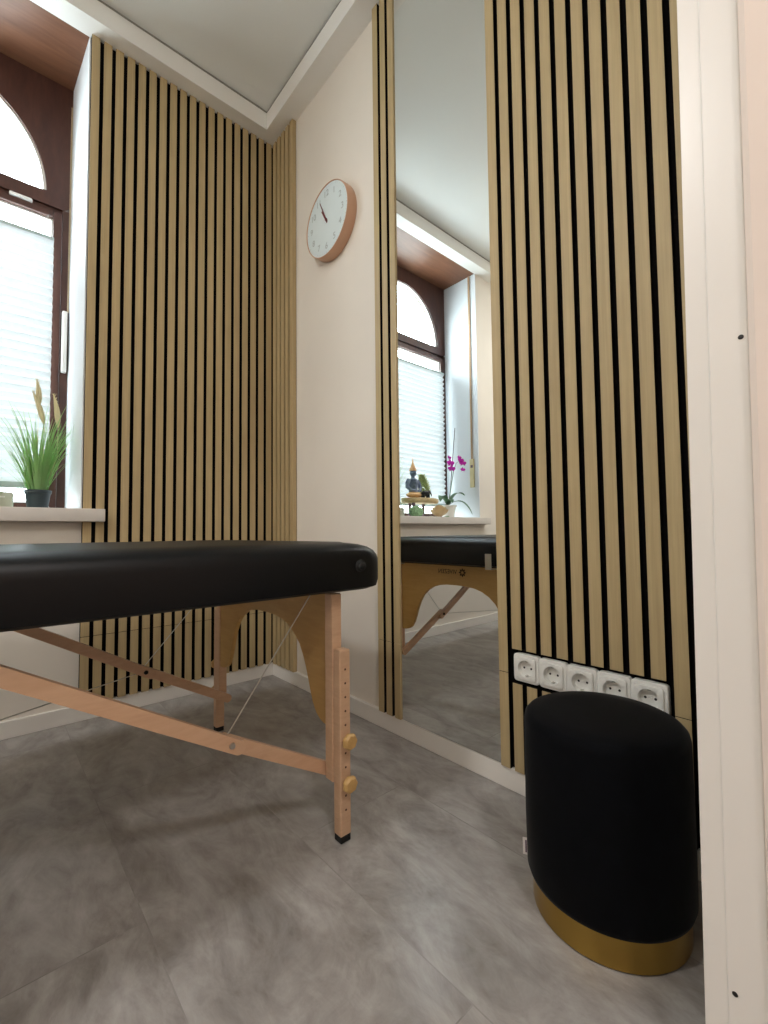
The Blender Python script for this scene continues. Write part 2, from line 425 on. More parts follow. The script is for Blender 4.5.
part('window_sill', box(B(), -1.735, -.707, -.052, WY, ZS-.047, ZS, .003, 3), 'sill', win, 40, label='pale grey sill board jutting over the slats')

bl = thing('pleated_blind', 'white pleated blind drawn down over the lower window pane', 'blind', (CX, WY-.02, .85))
BX0, BX1, BZ0, BZ1 = SX0+.024, SX1-.028, .872, 1.872
b = B(); n = 29; f_, g_ = [], []
for k in range(2*n+1):
    z = BZ0+(BZ1-BZ0)*k/(2*n); y = WY-.034+(.018 if k % 2 else 0)
    f_.append((b.verts.new((BX0, y, z)), b.verts.new((BX1, y, z))))
for p, q in zip(f_, f_[1:]): b.faces.new((p[0], p[1], q[1], q[0]))
part('pleated_fabric', b, 'blind', bl)
part('bottom_rail', box(B(), BX0, BX1, WY-.038, WY-.014, .848, .872, .002), 'blindrail', bl)
part('top_rail', box(B(), BX0, BX1, WY-.038, WY-.014, BZ1, BZ1+.012, .002), 'blindrail', bl)
for x in (BX0+.02, BX1-.02):
    part('tension_cord', tube(B(), [(x, WY-.012, BZ1+.01), (x, WY-.012, SZ1-.03)], .0012, 6), 'cable', bl)
part('pull_cord', tube(B(), [(BX1-.002, WY-.03, .86), (-.862, WY-.035, .80), (-.84, WY-.045, ZS+.003), (-.80, WY-.08, ZS+.002)], .0015, 6), 'pvc', bl, True)

# roller shutter belt on the left side of the recess
st = thing('shutter_belt', 'tan roller shutter belt with cream wall plate on left recess side', 'belt', (WX0+.006, .075, .985))
b = B(); box(b, WX0+.012, WX0+.014, .046, .062, 1.15, 2.575); part('belt', b, 'strap', st)
b = B(); box(b, WX0+.006, WX0+.016, .036, .074, .985, 1.195, .003, 2); part('wall_plate', b, 'brassplate', st)
b = B(); box(b, WX0+.0158, WX0+.0175, .044, .064, 1.13, 1.15); part('belt_slot', b, 'darkleg', st)

# ------------------------------------------------------------------ slatted panels
SEAM = .298
def slat_panel(name, label, axis, starts, lo, hi, ends=None, cut=None, loc=None, solid=()):
    """axis 'x': on the back wall, 'y': on the right wall.  starts: near edges of the slats"""
    root = thing(name, label, 'wall panel', loc, 'oak slat wall panels')
    b = B(); fb = B()
    for i, s in enumerate(starts):
        w = .027; back = -.0025 if i in solid else -.0195
        segs = [(HB, SEAM-.0007), (SEAM+.0007, ZT)]
        if cut and i in cut[0]: segs = [(HB, cut[1]), (cut[2], ZT)]
        for z0, z1 in segs:
            if axis == 'x': box(b, s, s+w, -.021, back, z0, z1, .0004, 1); back < -.01 and box(fb, s, s+w, -.0195, -.009, z0, z1)
            else: box(b, -.021, back, s, s+w, z0, z1, .0004, 1); back < -.01 and box(fb, -.0195, -.009, s, s+w, z0, z1)
    if axis == 'x': box(fb, lo, hi, -.009, -.0006, HB+.001, ZT-.001)
    else: box(fb, -.009, -.0006, lo, hi, HB+.001, ZT-.001)
    part('felt_backing', fb, 'felt', root); part('slat_facing', b, 'slat', root)
    return root
A0 = .059
Lst = [-(A0+.04*k)-.0065-.027 for k in range(0, 18)]    # slats left of gap k
Lst = [-(A0)+.0065]+Lst                                  # slat right of gap 0
slat_panel('slat_panel', 'wide oak slat panel filling the back wall beside the window', 'x', Lst, min(Lst), -.0005, loc=(-.4, 0, HB))
Rst = [-.0765+.0, ]
R0 = [-.213+.04*k for k in range(5)]
slat_panel('slat_panel', 'narrow slat panel turning the corner, below the end of the ceiling lining', 'y', R0, -.211, -.0215, loc=(0, -.14, HB), solid=range(5))
B1 = .8148
slat_panel('slat_panel', 'three-slat oak strip between the clock and the mirror', 'y', [-B1+.0065, -B1-.0335, -B1-.0735], -B1-.0715, -B1+.0325, loc=(0, -.84, HB), solid=(2,))
B2 = 1.298
Rs = [-(B2+.04*k)+.0065 for k in range(0, 13)]
slat_panel('slat_panel', 'oak slat panel right of the mirror, cut out round the power sockets', 'y', Rs, YF, -B2+.0335,
           cut=(set(range(1, 10)), .276, .362), loc=(0, -1.5, HB))

# ------------------------------------------------------------------ mirror
b = B(); box(b, -.016, -.0006, -B2+.0335+.0005, -B1-.074, HB+.002, ZT)
mir = single('wall_mirror', b, 'mirror'); tag(mir, 'tall frameless mirror set between oak slat panels from baseboard to ceiling', 'mirror')

# ------------------------------------------------------------------ sockets
SY0, SY1, SZA, SZB = -1.655, -1.311, .286, .354
so = thing('power_socket_strip', 'white five-gang power socket strip set into slats behind the stool', 'socket', (-.009, (SY0+SY1)/2, SZA))
b = B()
cw = (SY1-SY0)/5
def well_ring(b, y, z, hy, hz, hq, xo, xb, xi, ri=None, n=64, rc=.004):
    # plate hy x hz with an opening (square hq, or round ri), front at xo, back at xb
    def sq(a, p, q):
        c_, s_ = cos(a), sin(a); e_ = 10; m_ = (abs(c_/p)**e_+abs(s_/q)**e_)**(-1/e_); return c_*m_, s_*m_
    A = []
    for k in range(n):
        a = 2*pi*(k+.5)/n; o1 = sq(a, hy, hz); o0 = sq(a, hy-.0012, hz-.0012); i1 = sq(a, hq, hq) if ri is None else (cos(a)*ri, sin(a)*ri)
        i0 = (i1[0]*.93, i1[1]*.93) if ri else i1
        A.append([b.verts.new((x, y+p[0], z+p[1])) for x, p in ((xb, o1), (xo+.0012, o1), (xo, o0), (xo, i1), (xi, i0))])
    for k in range(n):
        j_ = (k+1) % n
        for m_ in range(4): b.faces.new((A[k][m_], A[j_][m_], A[j_][m_+1], A[k][m_+1]))
    return [q[-1] for q in A]
for i in range(5):
    well_ring(b, SY1-cw*(i+.5), (SZA+SZB)/2, cw/2-.0001, (SZB-SZA)/2, .0278, -.0250, -.0095, -.0130)
part('cover_frame', b, 'pvc', so, 40)
for i in range(5):
    y = SY1-cw*(i+.5); z = (SZA+SZB)/2
    b = B(); b.faces.new(well_ring(b, y, z, .0274, .0274, .02, -.0285, -.0130, -.0165, ri=.0205))
    ins = part('socket_insert', b, 'pvc', so, 40, at=(-.0265, y, z))
    for dy in (-.0095, .0095):
        part('pin_hole', lathe(B(), [(0, -.0169), (.0026, -.0169), (.0026, -.0164), (0, -.0164)], (0, y+dy, z), 16, axis='x'), 'socket_dark', ins)
    for dz in (-1, 1):
        b = B(); box(b, -.0245, -.0166, y-.003, y+.003, min(z+dz*.0165, z+dz*.0188), max(z+dz*.0165, z+dz*.0188), .0004, 1)
        part('ground_clip', b, 'steel', ins)
    part('centre_screw', lathe(B(), [(0, -.0180), (.0022, -.0178), (.0026, -.0164), (0, -.0164)], (0, y, z), 16, axis='x'), 'pvc', ins)

# ------------------------------------------------------------------ clock
CY, CZ, CR = -.515, 1.915, .145
ck = thing('wall_clock', 'round wall clock with copper case and pale dial', 'clock', (0, CY, CZ-CR))
part('case', lathe(B(), [(0, -.0002), (CR-.002, -.0002), (CR, -.004), (CR, -.043), (CR-.001, -.0455), (CR-.003, -.0455), (CR-.004, -.042), (0, -.042)], (0, CY, CZ), 96, axis='x'), 'copper', ck, 30)
part('dial', lathe(B(), [(0, -.0421), (CR-.0045, -.0421), (CR-.0045, -.0425), (0, -.0425)], (0, CY, CZ), 96, axis='x'), 'dial', ck)
# dial print: viewer looks along +x, so right is -y
def on_dial(bm, ang, r, x):
    for v in bm.verts:
        a, c_, e = v.co.x, v.co.y, v.co.z
        v.co = Vector((x-e, CY-(a+r*sin(ang)), CZ+(c_+r*cos(ang))))
    return bm
for h in range(1, 13):
    tb = text_bm(str(h), .036, .0002); on_dial(tb, h*pi/6, CR*.74, -.0428)
    part('numeral', tb, 'digit', ck)
dm = B()
for k in range(60):
    a = k*pi/30; r0, r1 = CR*.90, CR*(.935 if k % 5 else .95); w = .0004 if k % 5 else .0009
    p = [dm.verts.new((-.0427, CY-(sin(a)*r+cos(a)*s), CZ+cos(a)*r-sin(a)*s)) for r, s in ((r0, -w), (r1, -w), (r1, w), (r0, w))]
    dm.faces.new(p)
bmesh.ops.solidify(dm, geom=dm.faces[:], thickness=.0002)
part('minute_marks', dm, 'digit', ck)
def hand(ang, L, w, x, tail=.022):
    b = B(); pts = [(-w/2, -tail), (w/2, -tail), (w*.6, 0), (w*.28, L), (-w*.28, L), (-w*.6, 0)]
    f = [b.verts.new((p, q, 0)) for p, q in pts]; g = [b.verts.new((p, q, .0008)) for p, q in pts]
    b.faces.new(f); b.faces.new(g[::-1])
    for k in range(6): b.faces.new((f[k], g[k], g[(k+1) % 6], f[(k+1) % 6]))
    for v in b.verts:
        a, c_ = v.co.x, v.co.y; v.co = Vector((x-v.co.z, CY-(a*cos(ang)+c_*sin(ang)), CZ-a*sin(ang)+c_*cos(ang)))
    return b
part('hour_hand', hand(radians(328), .058, .0085, -.0434, .012), 'hand', ck)
part('minute_hand', hand(radians(335), .100, .006, -.0446, .018), 'hand', ck)
part('centre_cap', lathe(B(), [(0, -.0468), (.005, -.0466), (.006, -.0424), (0, -.0424)], (0, CY, CZ), 24, axis='x'), 'hand', ck, 30)

# ------------------------------------------------------------------ massage table
XM = -1.27; TY0, TY1 = -1.168, -.402; XE = -.323; ZB, ZTOP = .534, .641
mt = thing('massage_table', 'folding massage table with black padded top and beech legs', 'massage table', (XM, (TY0+TY1)/2, 0))
def cushion(x0, x1, end):
    b = B(); r = .055; pts = []
    def corner(cx, cy, a0, rr):
        for k in range(9):
            a = a0+pi/2*k/8; pts.append((cx+cos(a)*rr, cy+sin(a)*rr))
    rr = {True: r, False: .01}
    re, ri = (r, .008) if end > 0 else (.008, r)
    corner(x1-re, TY1-re, 0, re); corner(x0+ri, TY1-ri, pi/2, ri); corner(x0+ri, TY0+ri, pi, ri); corner(x1-re, TY0+re, -pi/2, re)
    cx, cy = (x0+x1)/2, (TY0+TY1)/2
    prof = [(.000, ZB+.004), (.004, ZB), ]      # (inset, z)
    layers = [(.010, ZB), (.002, ZB+.005), (0, ZB+.02), (0, ZTOP-.040), (.0015, ZTOP-.030), (.005, ZTOP-.020), (.011, ZTOP-.012), (.021, ZTOP-.0055), (.036, ZTOP-.0015), (.06, ZTOP), (.12, ZTOP+.002)]
    rings = []
    hx, hy = (x1-x0)/2, (TY1-TY0)/2
    for ins, z in layers:
        ring_ = []
        for px, py in pts:
            qx = cx+(px-cx)*(hx-ins*(2.2 if ins < .05 else 1.2))/hx; qy = cy+(py-cy)*(hy-ins)/hy
            # keep the hinge side upright
            if end > 0 and px < cx: qx = max(qx, x0) if ins > .02 else px+min(ins, .006)
            if end < 0 and px > cx: qx = px-min(ins, .006)
            ring_.append(b.verts.new((qx, qy, z)))
        rings.append(ring_)
    n = len(pts)
    for a, c in zip(rings, rings[1:]):
        for k in range(n): b.faces.new((a[k], a[(k+1) % n], c[(k+1) % n], c[k]))
    b.faces.new(rings[0][::-1]); b.faces.new(rings[-1])
    return b
part('cushion', cushion(XM+.001, XE, 1), 'vinyl', mt, 50)
part('cushion', cushion(2*XM-XE, XM-.001, -1), 'vinyl', mt, 50)
def mirx(pts): return [(2*XM-p[0], p[1], p[2]) for p in pts]
def sgn(x, s): return x if s > 0 else 2*XM-x
def mbox(b, s, x0, x1, y0, y1, z0, z1, bev=.0012):
    a, c = sgn(x0, s), sgn(x1, s); return box(b, min(a, c), max(a, c), y0, y1, z0, z1, bev)
YC = (TY0+TY1)/2
LX0, LX1 = -.454, -.428                        # fixed leg, across the table length
for s in (1, -1):
    part('base_board', mbox(B(), s, XM+.01, XE-.03, TY0+.08, TY1-.08, ZB-.004, ZB-.0005), 'rubber', mt)
    # arched end panel
    prof = [(0, .444), (.05, .443), (.09, .438), (.125, .428), (.157, .411), (.184, .388), (.204, .358), (.219, .325), (.231, .292), (.244, .262), (.259, .241), (.274, .231), (.288, .2265), (.300, .225), (.3175, .2245)]
    out = [(YC+p, z) for p, z in prof][::-1]+[(YC-p, z) for p, z in prof[1:]]
    out = out+[(YC-.3175, ZB-.008), (YC+.3175, ZB-.008)]
    b = B(); prism(b, out, sgn(-.442, s), sgn(-.430, s))
    pn = part('end_panel', b, 'ply', mt, label='arched golden plywood panel')
    if s > 0:
        tb = text_bm('VIVEZEN', .023, .0003)
        for v in tb.verts: v.co = Vector((-.4296+v.co.z, YC+.046+v.co.x*1.12, 0.497+v.co.y*1.1))
        fl = B()
        for k in range(8):
            a = k*pi/4; c0 = Vector((-.4296, YC-.032, .497)); dd = Vector((0, cos(a), sin(a))); nn = Vector((0, -sin(a), cos(a)))
            vs = [fl.verts.new(c0+dd*p+nn*q) for p, q in ((.004, 0), (.011, .0045), (.019, 0), (.011, -.0045))]; fl.faces.new(vs)
        bmesh.ops.solidify(fl, geom=fl.faces[:], thickness=.0003)
        me = bpy.data.meshes.new('x'); fl.to_mesh(me); fl.free(); tb.from_mesh(me); bpy.data.meshes.remove(me)
        part('maker_mark', tb, 'ink', pn, label='dark printed word with a small flower mark')
    for sy in (-1, 1):
        def ybox(b, x0, x1, d0, d1, z0, z1, bev=.0012):      # d: distance outward from the centre line
            a, c = YC+sy*d0, YC+sy*d1; dl = .008 if sy > 0 else -.003; return mbox(b, s, x0+dl, x1+dl, min(a, c), max(a, c), z0, z1, bev)
        lg = part('leg', ybox(B(), LX0, LX1, .318, .346, .120, ZB-.008, .002), 'beech', mt)
        ex = part('leg_extension', ybox(B(), LX0+.002, LX1+.004, .3463, .372, .014, .407, .003), 'beech', mt)
        part('rubber_foot', ybox(B(), LX0+.003, LX1+.003, .347, .3715, 0, .016, .002), 'rubber', ex)
        xc = (LX0+LX1)/2+.003+(.008 if sy > 0 else -.003)
        for k in range(13):
            z = .365-.0297*k
            if z < .06: break
            b = B(); lathe(b, [(0, 0), (.0024, 0), (.0024, .0006), (0, .0006)], (sgn(xc, s), YC+sy*.3718 - (.0006 if sy < 0 else 0) + (0 if sy < 0 else 0), z), 12, axis='y'); part('adjustment_hole', b, 'hole', ex)
        for z in (.216, .127):
            b = B(); yy = YC+sy*.372
            pr_ = [(0, .0), (.006, 0), (.006, .006), (.013, .008), (.0165, .012), (.0165, .019), (.013, .023), (0, .024)]
            lathe(b, [(r, h*sy) for r, h in pr_], (sgn(xc, s), yy, z), 28, axis='y')
            for v in b.verts:                           # scalloped grip
                q = Vector((v.co.x-sgn(xc, s), v.co.z-z)); 
                if q.length > .012:
                    a = atan2(q.y, q.x); f = 1+.06*cos(7*a); v.co.x = sgn(xc, s)+q.x*f; v.co.z = z+q.y*f
            part('knob', b, 'knob', ex, 40)
        # folding brace: lower and upper piece
        yb = YC+sy*.305
        J = Vector((sgn(-.675, s), yb, .262)); Lo = Vector((sgn(-.434 if sy < 0 else -.424, s), yb, .126 if sy < 0 else .120)); Up = Vector((sgn(-1.118, s), yb, .528))
        b = B(); bar(b, Lo, J+(J-Lo).normalized()*.012, .016, .026, round_ends=(sy > 0)); br_ = part('brace', b, 'beechx', mt)
        dv = (Up-J).normalized(); b = B(); off = Vector((0, sy*.0162*(1 if sy < 0 else -1), 0))
        bar(b, J-dv*.018+off, Up+off, .016, .026, round_ends=True); part('brace', b, 'beechx', mt)
        b = B(); lathe(b, [(0, -.020), (.005, -.020), (.006, -.017), (.006, .020), (0, .021)], tuple(J+off*.5), 16, axis='y')
        part('hinge_bolt', b, 'steel' if sy < 0 else 'rubber', br_, 40)
        A = J+Vector((0, 0, .012)); T = Vector((sgn(-.485 if sy < 0 else -.452, s), yb, ZB-.008))
        part('tension_cable', tube(B(), [A, A.lerp(T, .5), T], .0014, 8), 'cable', mt, True)
    # cross cable joining far joint of this half with near joint of the other
    if s > 0:
        a = Vector((-.675, YC+.305, .260)); c = Vector((2*XM+.675, YC-.305, .262))
        part('tension_cable', tube(B(), [a, a.lerp(c, .5), c], .0014, 8), 'cable', mt, True)
for s, ys in ((1, (-.552, -1.018)),):
    for y in ys:
        b = B(); box(b, XE-.001, XE+.0025, y-.013, y+.013, ZB-.006, ZB+.048, .001); box(b, XE-.03, XE+.002, y-.013, y+.013, ZB-.008, ZB-.005, .0005)
        box(b, XE+.002, XE+.004, y-.007, y+.007, ZB+.006, ZB+.03, .0008)
        part('end_bracket', b, 'steel', mt, label='steel accessory bracket on the table end')
b = B(); xx = -.405
lathe(b, [(0, -.012), (.006, -.012), (.009, -.010), (.009, -.006), (.013, -.004), (.014, .0005), (0, .0005)], (xx, TY0, .588), 24, axis='y')
part('side_plug', b, 'rubber', mt, 40, label='round black plug near the table corner')

# ------------------------------------------------------------------ stool
SXc, SYc, SR, SH = -.2005, -1.600, .1330, .333
sl = thing('pouf_stool', 'round black velvet stool with a brass band at its foot', 'stool', (SXc, SYc, 0))
part('base_band', lathe(B(), [(0, .001), (SR-.011, .001), (SR-.009, .003), (SR-.009, .048), (SR-.012, .05), (0, .05)], (SXc, SYc, 0), 96), 'brass', sl, 30)
prof = [(0, .05), (SR-.012, .05), (SR-.003, .053), (SR, .062), (SR+.001, .15), (SR, SH-.020), (SR-.002, SH-.011), (SR-.007, SH-.005), (SR-.015, SH-.001), (SR-.045, SH+.001), (SR*.5, SH+.002), (0, SH+.003)]
part('seat_body', lathe(B(), prof, (SXc, SYc, 0), 96), 'velvet', sl, 60)
# cloth tag stitched to the left side of the body
dv = Vector((-1.03-SXc, -1.951-SYc, 0)).normalized(); lf = Vector((-dv.y, dv.x, 0))  # perpendicular
tdir = (Matrix.Rotation(radians(-84), 3, 'Z') @ dv).normalized()
tp = Vector((SXc, SYc, 0))+tdir*SR
def tagbox(s0, s1, z0, z1, th):
    b = B(); n_ = Vector((-tdir.y, tdir.x, 0))
    vs = [b.verts.new(tp+tdir*s+n_*t_+Vector((0, 0, z))) for s, t_, z in ((s0, -th, z0), (s1, -th, z0), (s1, th, z0), (s0, th, z0), (s0, -th, z1), (s1, -th, z1), (s1, th, z1), (s0, th, z1))]
    for f in ((0, 1, 2, 3), (4, 5, 6, 7), (0, 1, 5, 4), (1, 2, 6, 5), (2, 3, 7, 6), (3, 0, 4, 7)): b.faces.new([vs[i] for i in f])
    return b
tg = part('cloth_tag', tagbox(-.004, .008, .060, .090, .0006), 'tag', sl)
part('tag_print', tagbox(.001, .0035, .064, .086, .0009), 'plum', tg)

# ------------------------------------------------------------------ grass in its pot
GX, GY = -.893, .12
gp = thing('potted_grass', 'artificial tufted grass in a small slate-coloured pot', 'plant', (GX, GY, ZS))
part('pot', lathe(B(), [(0, 0), (.030, 0), (.031, .003), (.038, .058), (.041, .059), (.042, .070), (.040, .072), (.037, .070), (.036, .060), (0, .060)], (GX, GY, ZS), 40), 'pot', gp, 40)
part('soil', lathe(B(), [(0, .061), (.0362, .061), (.036, .064), (0, .066)], (GX, GY, ZS), 24), 'soil', gp)
def blade(b, base, az, lean_, L, w, droop=1.0, n=8):
    pos = Vector(base); th = lean_; prev = None
    for k in range(n+1):
        t_ = k/n; ww = w*(1-t_**1.8)+.0003
        d = Vector((cos(az)*sin(th), sin(az)*sin(th), cos(th)))
        sd = Vector((-sin(az), cos(az), 0))*ww; up = d.cross(Vector((-sin(az), cos(az), 0)))*ww*.35
        cur = [b.verts.new(pos-sd), b.verts.new(pos+up), b.verts.new(pos+sd), b.verts.new(pos-up*.2)]
        if prev:
            for i in range(4): b.faces.new((prev[i], prev[(i+1) % 4], cur[(i+1) % 4], cur[i]))
        prev = cur; pos = pos+d*L/n; th += droop*.10*(.5+t_)
    return pos
def inside(b):  # keep leaves out of the recess side and the blind
    for v in b.verts:
        v.co.x = min(v.co.x, WX1-.009); v.co.y = min(v.co.y, WY-.040)
    return b
b = B()
for k in range(170):
    az = random.uniform(0, 2*pi); r = .028*sqrt(random.random()); q = random.random()
    ln_ = .10+.42*q*r/.028
    L = random.uniform(.16, .37); L *= (1-.2*q)
    blade(b, (GX+cos(az)*r, GY+sin(az)*r, ZS+.062), az+random.uniform(-.4, .4), ln_*.72, L, random.uniform(.0018, .0038), random.uniform(.3, 1.1))
for az, le, L in ((pi+.2, .75, .20), (pi-.3, .62, .27), (-.2, .45, .26), (.3, .5, .24), (pi, .35, .30), (-2.6, .5, .28)):
    blade(b, (GX+cos(az)*.02, GY+sin(az)*.02, ZS+.062), az, le, L, .0016, .5)
part('foliage', inside(b), 'grass', gp, True)
for bx, tx, z0, z1 in ((-.898, -.907, 1.14, 1.24), (-.880, -.919, 1.075, 1.195), (-.838, -.856, 1.07, 1.195)):
    b = B(); lo_ = Vector((bx, GY-.01, z0)); hi_ = Vector((tx, GY-.02, z1))
    pts = [lo_.lerp(hi_, i/10)+Vector((sin(i*.3)*.004, 0, 0)) for i in range(11)]
    rad = [.0016]+[.0085*sin(pi*(i/10)**.7)+.001 for i in range(1, 10)]+[.0006]
    tube(b, pts, rad, 8)
    for i in range(1, 10):
        for k in range(7):
            a = k*.9+i; p = pts[i]; blade(b, p, a, .5, .015, .0011, .2, 3)
    tube(b, [(GX+(bx-GX)*.3, GY, ZS+.062), (bx, GY-.008, (z0+ZS)/2+.05), lo_], .0010, 6)
    part('seed_head', b, 'seed', gp, True)

# small pale box at the left end of the view on the sill
b = B(); box(b, -1.075, -.960, .165, .215, ZS+.0005, ZS+.066, .010, 4); bx_ = thing('tissue_box', 'low pale beige box with rounded corners on the sill left of the grass', 'box', (-1.018, .19, ZS))
part('body', b, 'tin', bx_, 40)
b = B(); box(b, -1.06, -.984, .1642, .1660, ZS+.044, ZS+.050, .0005); part('highlight_strip', b, 'pvc', bx_)  # white strip stands in for the highlight on the box

# ------------------------------------------------------------------ objects seen in the mirror, left half of the sill
Y0 = .13
ws = thing('wood_slice_stand', 'pale oval wood slice on short dark legs on the sill', 'stand', (-1.185, Y0, ZS))
b = B(); lathe(b, [(0, .096), (.15, .096), (.160, .103), (.163, .115), (.158, .126), (.148, .129), (0, .129)], (-1.187, Y0, ZS), 48, sx=1, sy=.52)
for v in b.verts:
    a = atan2(v.co.y-Y0, v.co.x+1.187); v.co.x = -1.187+(v.co.x+1.187)*(1+.02*sin(5*a)); v.co.y = Y0+(v.co.y-Y0)*(1+.03*cos(4*a+1))
part('slice_top', b, 'slice', ws, 40)
for x, y in ((-1.262, Y0+.045), (-1.125, Y0+.04), (-1.09, Y0-.03)):
    part('leg', tube(B(), [(x, y, ZS), (x, y, ZS+.098)], [.009, .012], 12), 'darkleg', ws, 40)
ZW = ZS+.1295
def grow(bm, c=(-1.118, Y0, ZW), f=1.13):
    for v in bm.verts: v.co = Vector(c)+(v.co-Vector(c))*f
    return bm
bu = thing('meditating_figurine', 'blue-grey seated meditating figurine with a tall gold headdress', 'figurine', (-1.118, Y0, ZW))
b = B()
blob(b, (-1.118, Y0-.008, ZW+.018), (.056, .036, .018), 3)
blob(b, (-1.155, Y0-.018, ZW+.018), (.024, .018, .0155), 2); blob(b, (-1.081, Y0-.018, ZW+.018), (.024, .018, .0155), 2)
part('crossed_legs', grow(b), 'gold', bu, True)
b = B()
tube(b, [(-1.118, Y0, ZW+.024), (-1.118, Y0, ZW+.05), (-1.118, Y0, ZW+.085), (-1.118, Y0, ZW+.108), (-1.118, Y0, ZW+.118)], [.030, .029, .037, .030, .012], 20, flat=.75)
for sx in (-1, 1):
    tube(b, [(-1.118+sx*.034, Y0, ZW+.104), (-1.118+sx*.048, Y0-.002, ZW+.085), (-1.118+sx*.054, Y0-.006, ZW+.062), (-1.118+sx*.040, Y0-.022, ZW+.044), (-1.118+sx*.012, Y0-.032, ZW+.040)], [.014, .013, .011, .009, .007], 12)
tube(b, [(-1.118, Y0, ZW+.112), (-1.118, Y0, ZW+.132)], [.012, .011], 14)
blob(b, (-1.118, Y0-.002, ZW+.148), (.0195, .020, .024), 3); blob(b, (-1.118, Y0-.022, ZW+.146), (.003, .004, .006), 2)
for sx in (-1, 1): blob(b, (-1.118+sx*.020, Y0, ZW+.146), (.003, .005, .011), 2)
part('body', grow(b), 'statue', bu, True)
part('headdress', grow(lathe(B(), [(0, .160), (.0215, .160), (.023, .166), (.018, .172), (.019, .176), (.013, .184), (.0135, .188), (.008, .197), (.008, .200), (.004, .212), (.0045, .215), (.001, .236), (0, .238)], (-1.118, Y0, ZW), 28)), 'gold', bu, 40)
su = thing('succulent_sprig', 'pale lime leafy sprig standing on the wood slice', 'plant', (-1.235, Y0+.02, ZW))
b = B(); lathe(b, [(0, 0), (.018, 0), (.022, .028), (.019, .028), (.017, .022), (0, .022)], (-1.235, Y0+.02, ZW), 24); part('pot', grow(b, (-1.235, Y0+.02, ZW), 1.25), 'rose', su, 40)
b = B()
for zz in range(11):
    z = ZW+.022+zz*.0105
    for k in range(5):
        a = k*2*pi/5+zz*.7; rr_ = .052*(1-zz/15)
        p = Vector((-1.235+cos(a)*rr_*.6-.012*sin(zz*.4), Y0+.02+sin(a)*rr_*.6, z))
        blob(b, p, (.015, .009, .005), 1, Matrix.Rotation(a, 4, 'Z') @ Matrix.Rotation(-.6, 4, 'Y'))
part('leaves', grow(b, (-1.235, Y0+.02, ZW), 1.25), 'lime', su, True)
bk = thing('black_animal_figurine', 'tiny black four-legged animal figurine beside the meditating figurine', 'figurine', (-1.19, Y0-.045, ZW))
b = B(); X = -1.19; Yk = Y0-.045
blob(b, (X, Yk, ZW+.024), (.027, .012, .015), 2); blob(b, (X-.026, Yk, ZW+.031), (.011, .009, .009), 2)
tube(b, [(X-.034, Yk, ZW+.030), (X-.042, Yk, ZW+.020), (X-.044, Yk, ZW+.010)], [.004, .003, .002], 8)
for dx in (-.018, .018):
    for dy in (-.005, .005): tube(b, [(X+dx, Yk+dy, ZW), (X+dx, Yk+dy, ZW+.02)], [.006, .0065], 8)
tube(b, [(X+.025, Yk, ZW+.028), (X+.035, Yk, ZW+.018)], [.002, .001], 6)
part('body', grow(b, (X, Yk, ZW), 1.35), 'black', bk, True)
b = B(); blob(b, (-1.068, Y0-.075, ZS+.034), (.056, .032, .036), 4)
for v in b.verts:
    d_ = (v.co-Vector((-1.068, Y0-.075, ZS+.034))); v.co += d_.normalized()*random.uniform(-.003, .004); v.co.z = max(v.co.z, ZS)
tag(single('moss_ball', b, 'moss', True), 'low clump of green moss in front of the wood slice stand', 'plant')
rs = thing('cream_rose', 'large cream artificial rose head lying on the sill', 'flower', (-1.278, Y0-.085, ZS))
b = B()
for ly, (n_, r_, h_) in enumerate(((7, .058, .048), (6, .044, .066), (5, .029, .076), (3, .014, .080))):
    for k in range(n_):
        a0 = 2*pi*k/n_+ly*.5; rows = []
        for i in range(6):
            t_ = i/5; row = []
            for j in range(7):
                a = a0+(j/6-.5)*2*pi/n_*1.5; rr_ = .006+(r_-.006)*sin(t_*pi/2)+.006*t_**4*(1 if ly < 2 else 0); zz_ = .004+h_*t_**1.4*(1-.12*(2*(j/6)-1)**2)
                row.append(b.verts.new((-1.278+cos(a)*rr_, Y0-.085+sin(a)*rr_, ZS+zz_)))
            rows.append(row)
        for p, q in zip(rows, rows[1:]):
            for j in range(6): b.faces.new((p[j], p[j+1], q[j+1], q[j]))
bmesh.ops.solidify(b, geom=b.faces[:], thickness=.0012)
part('petals', b, 'rose', rs, True)
for a in (.6, 2.2, 3.8):
    b = B(); blob(b, (-1.278+cos(a)*.058, Y0-.085+sin(a)*.052, ZS+.006), (.016, .008, .0035), 2, Matrix.Rotation(a, 4, 'Z'))
    part('sepal', b, 'moss', rs, True)

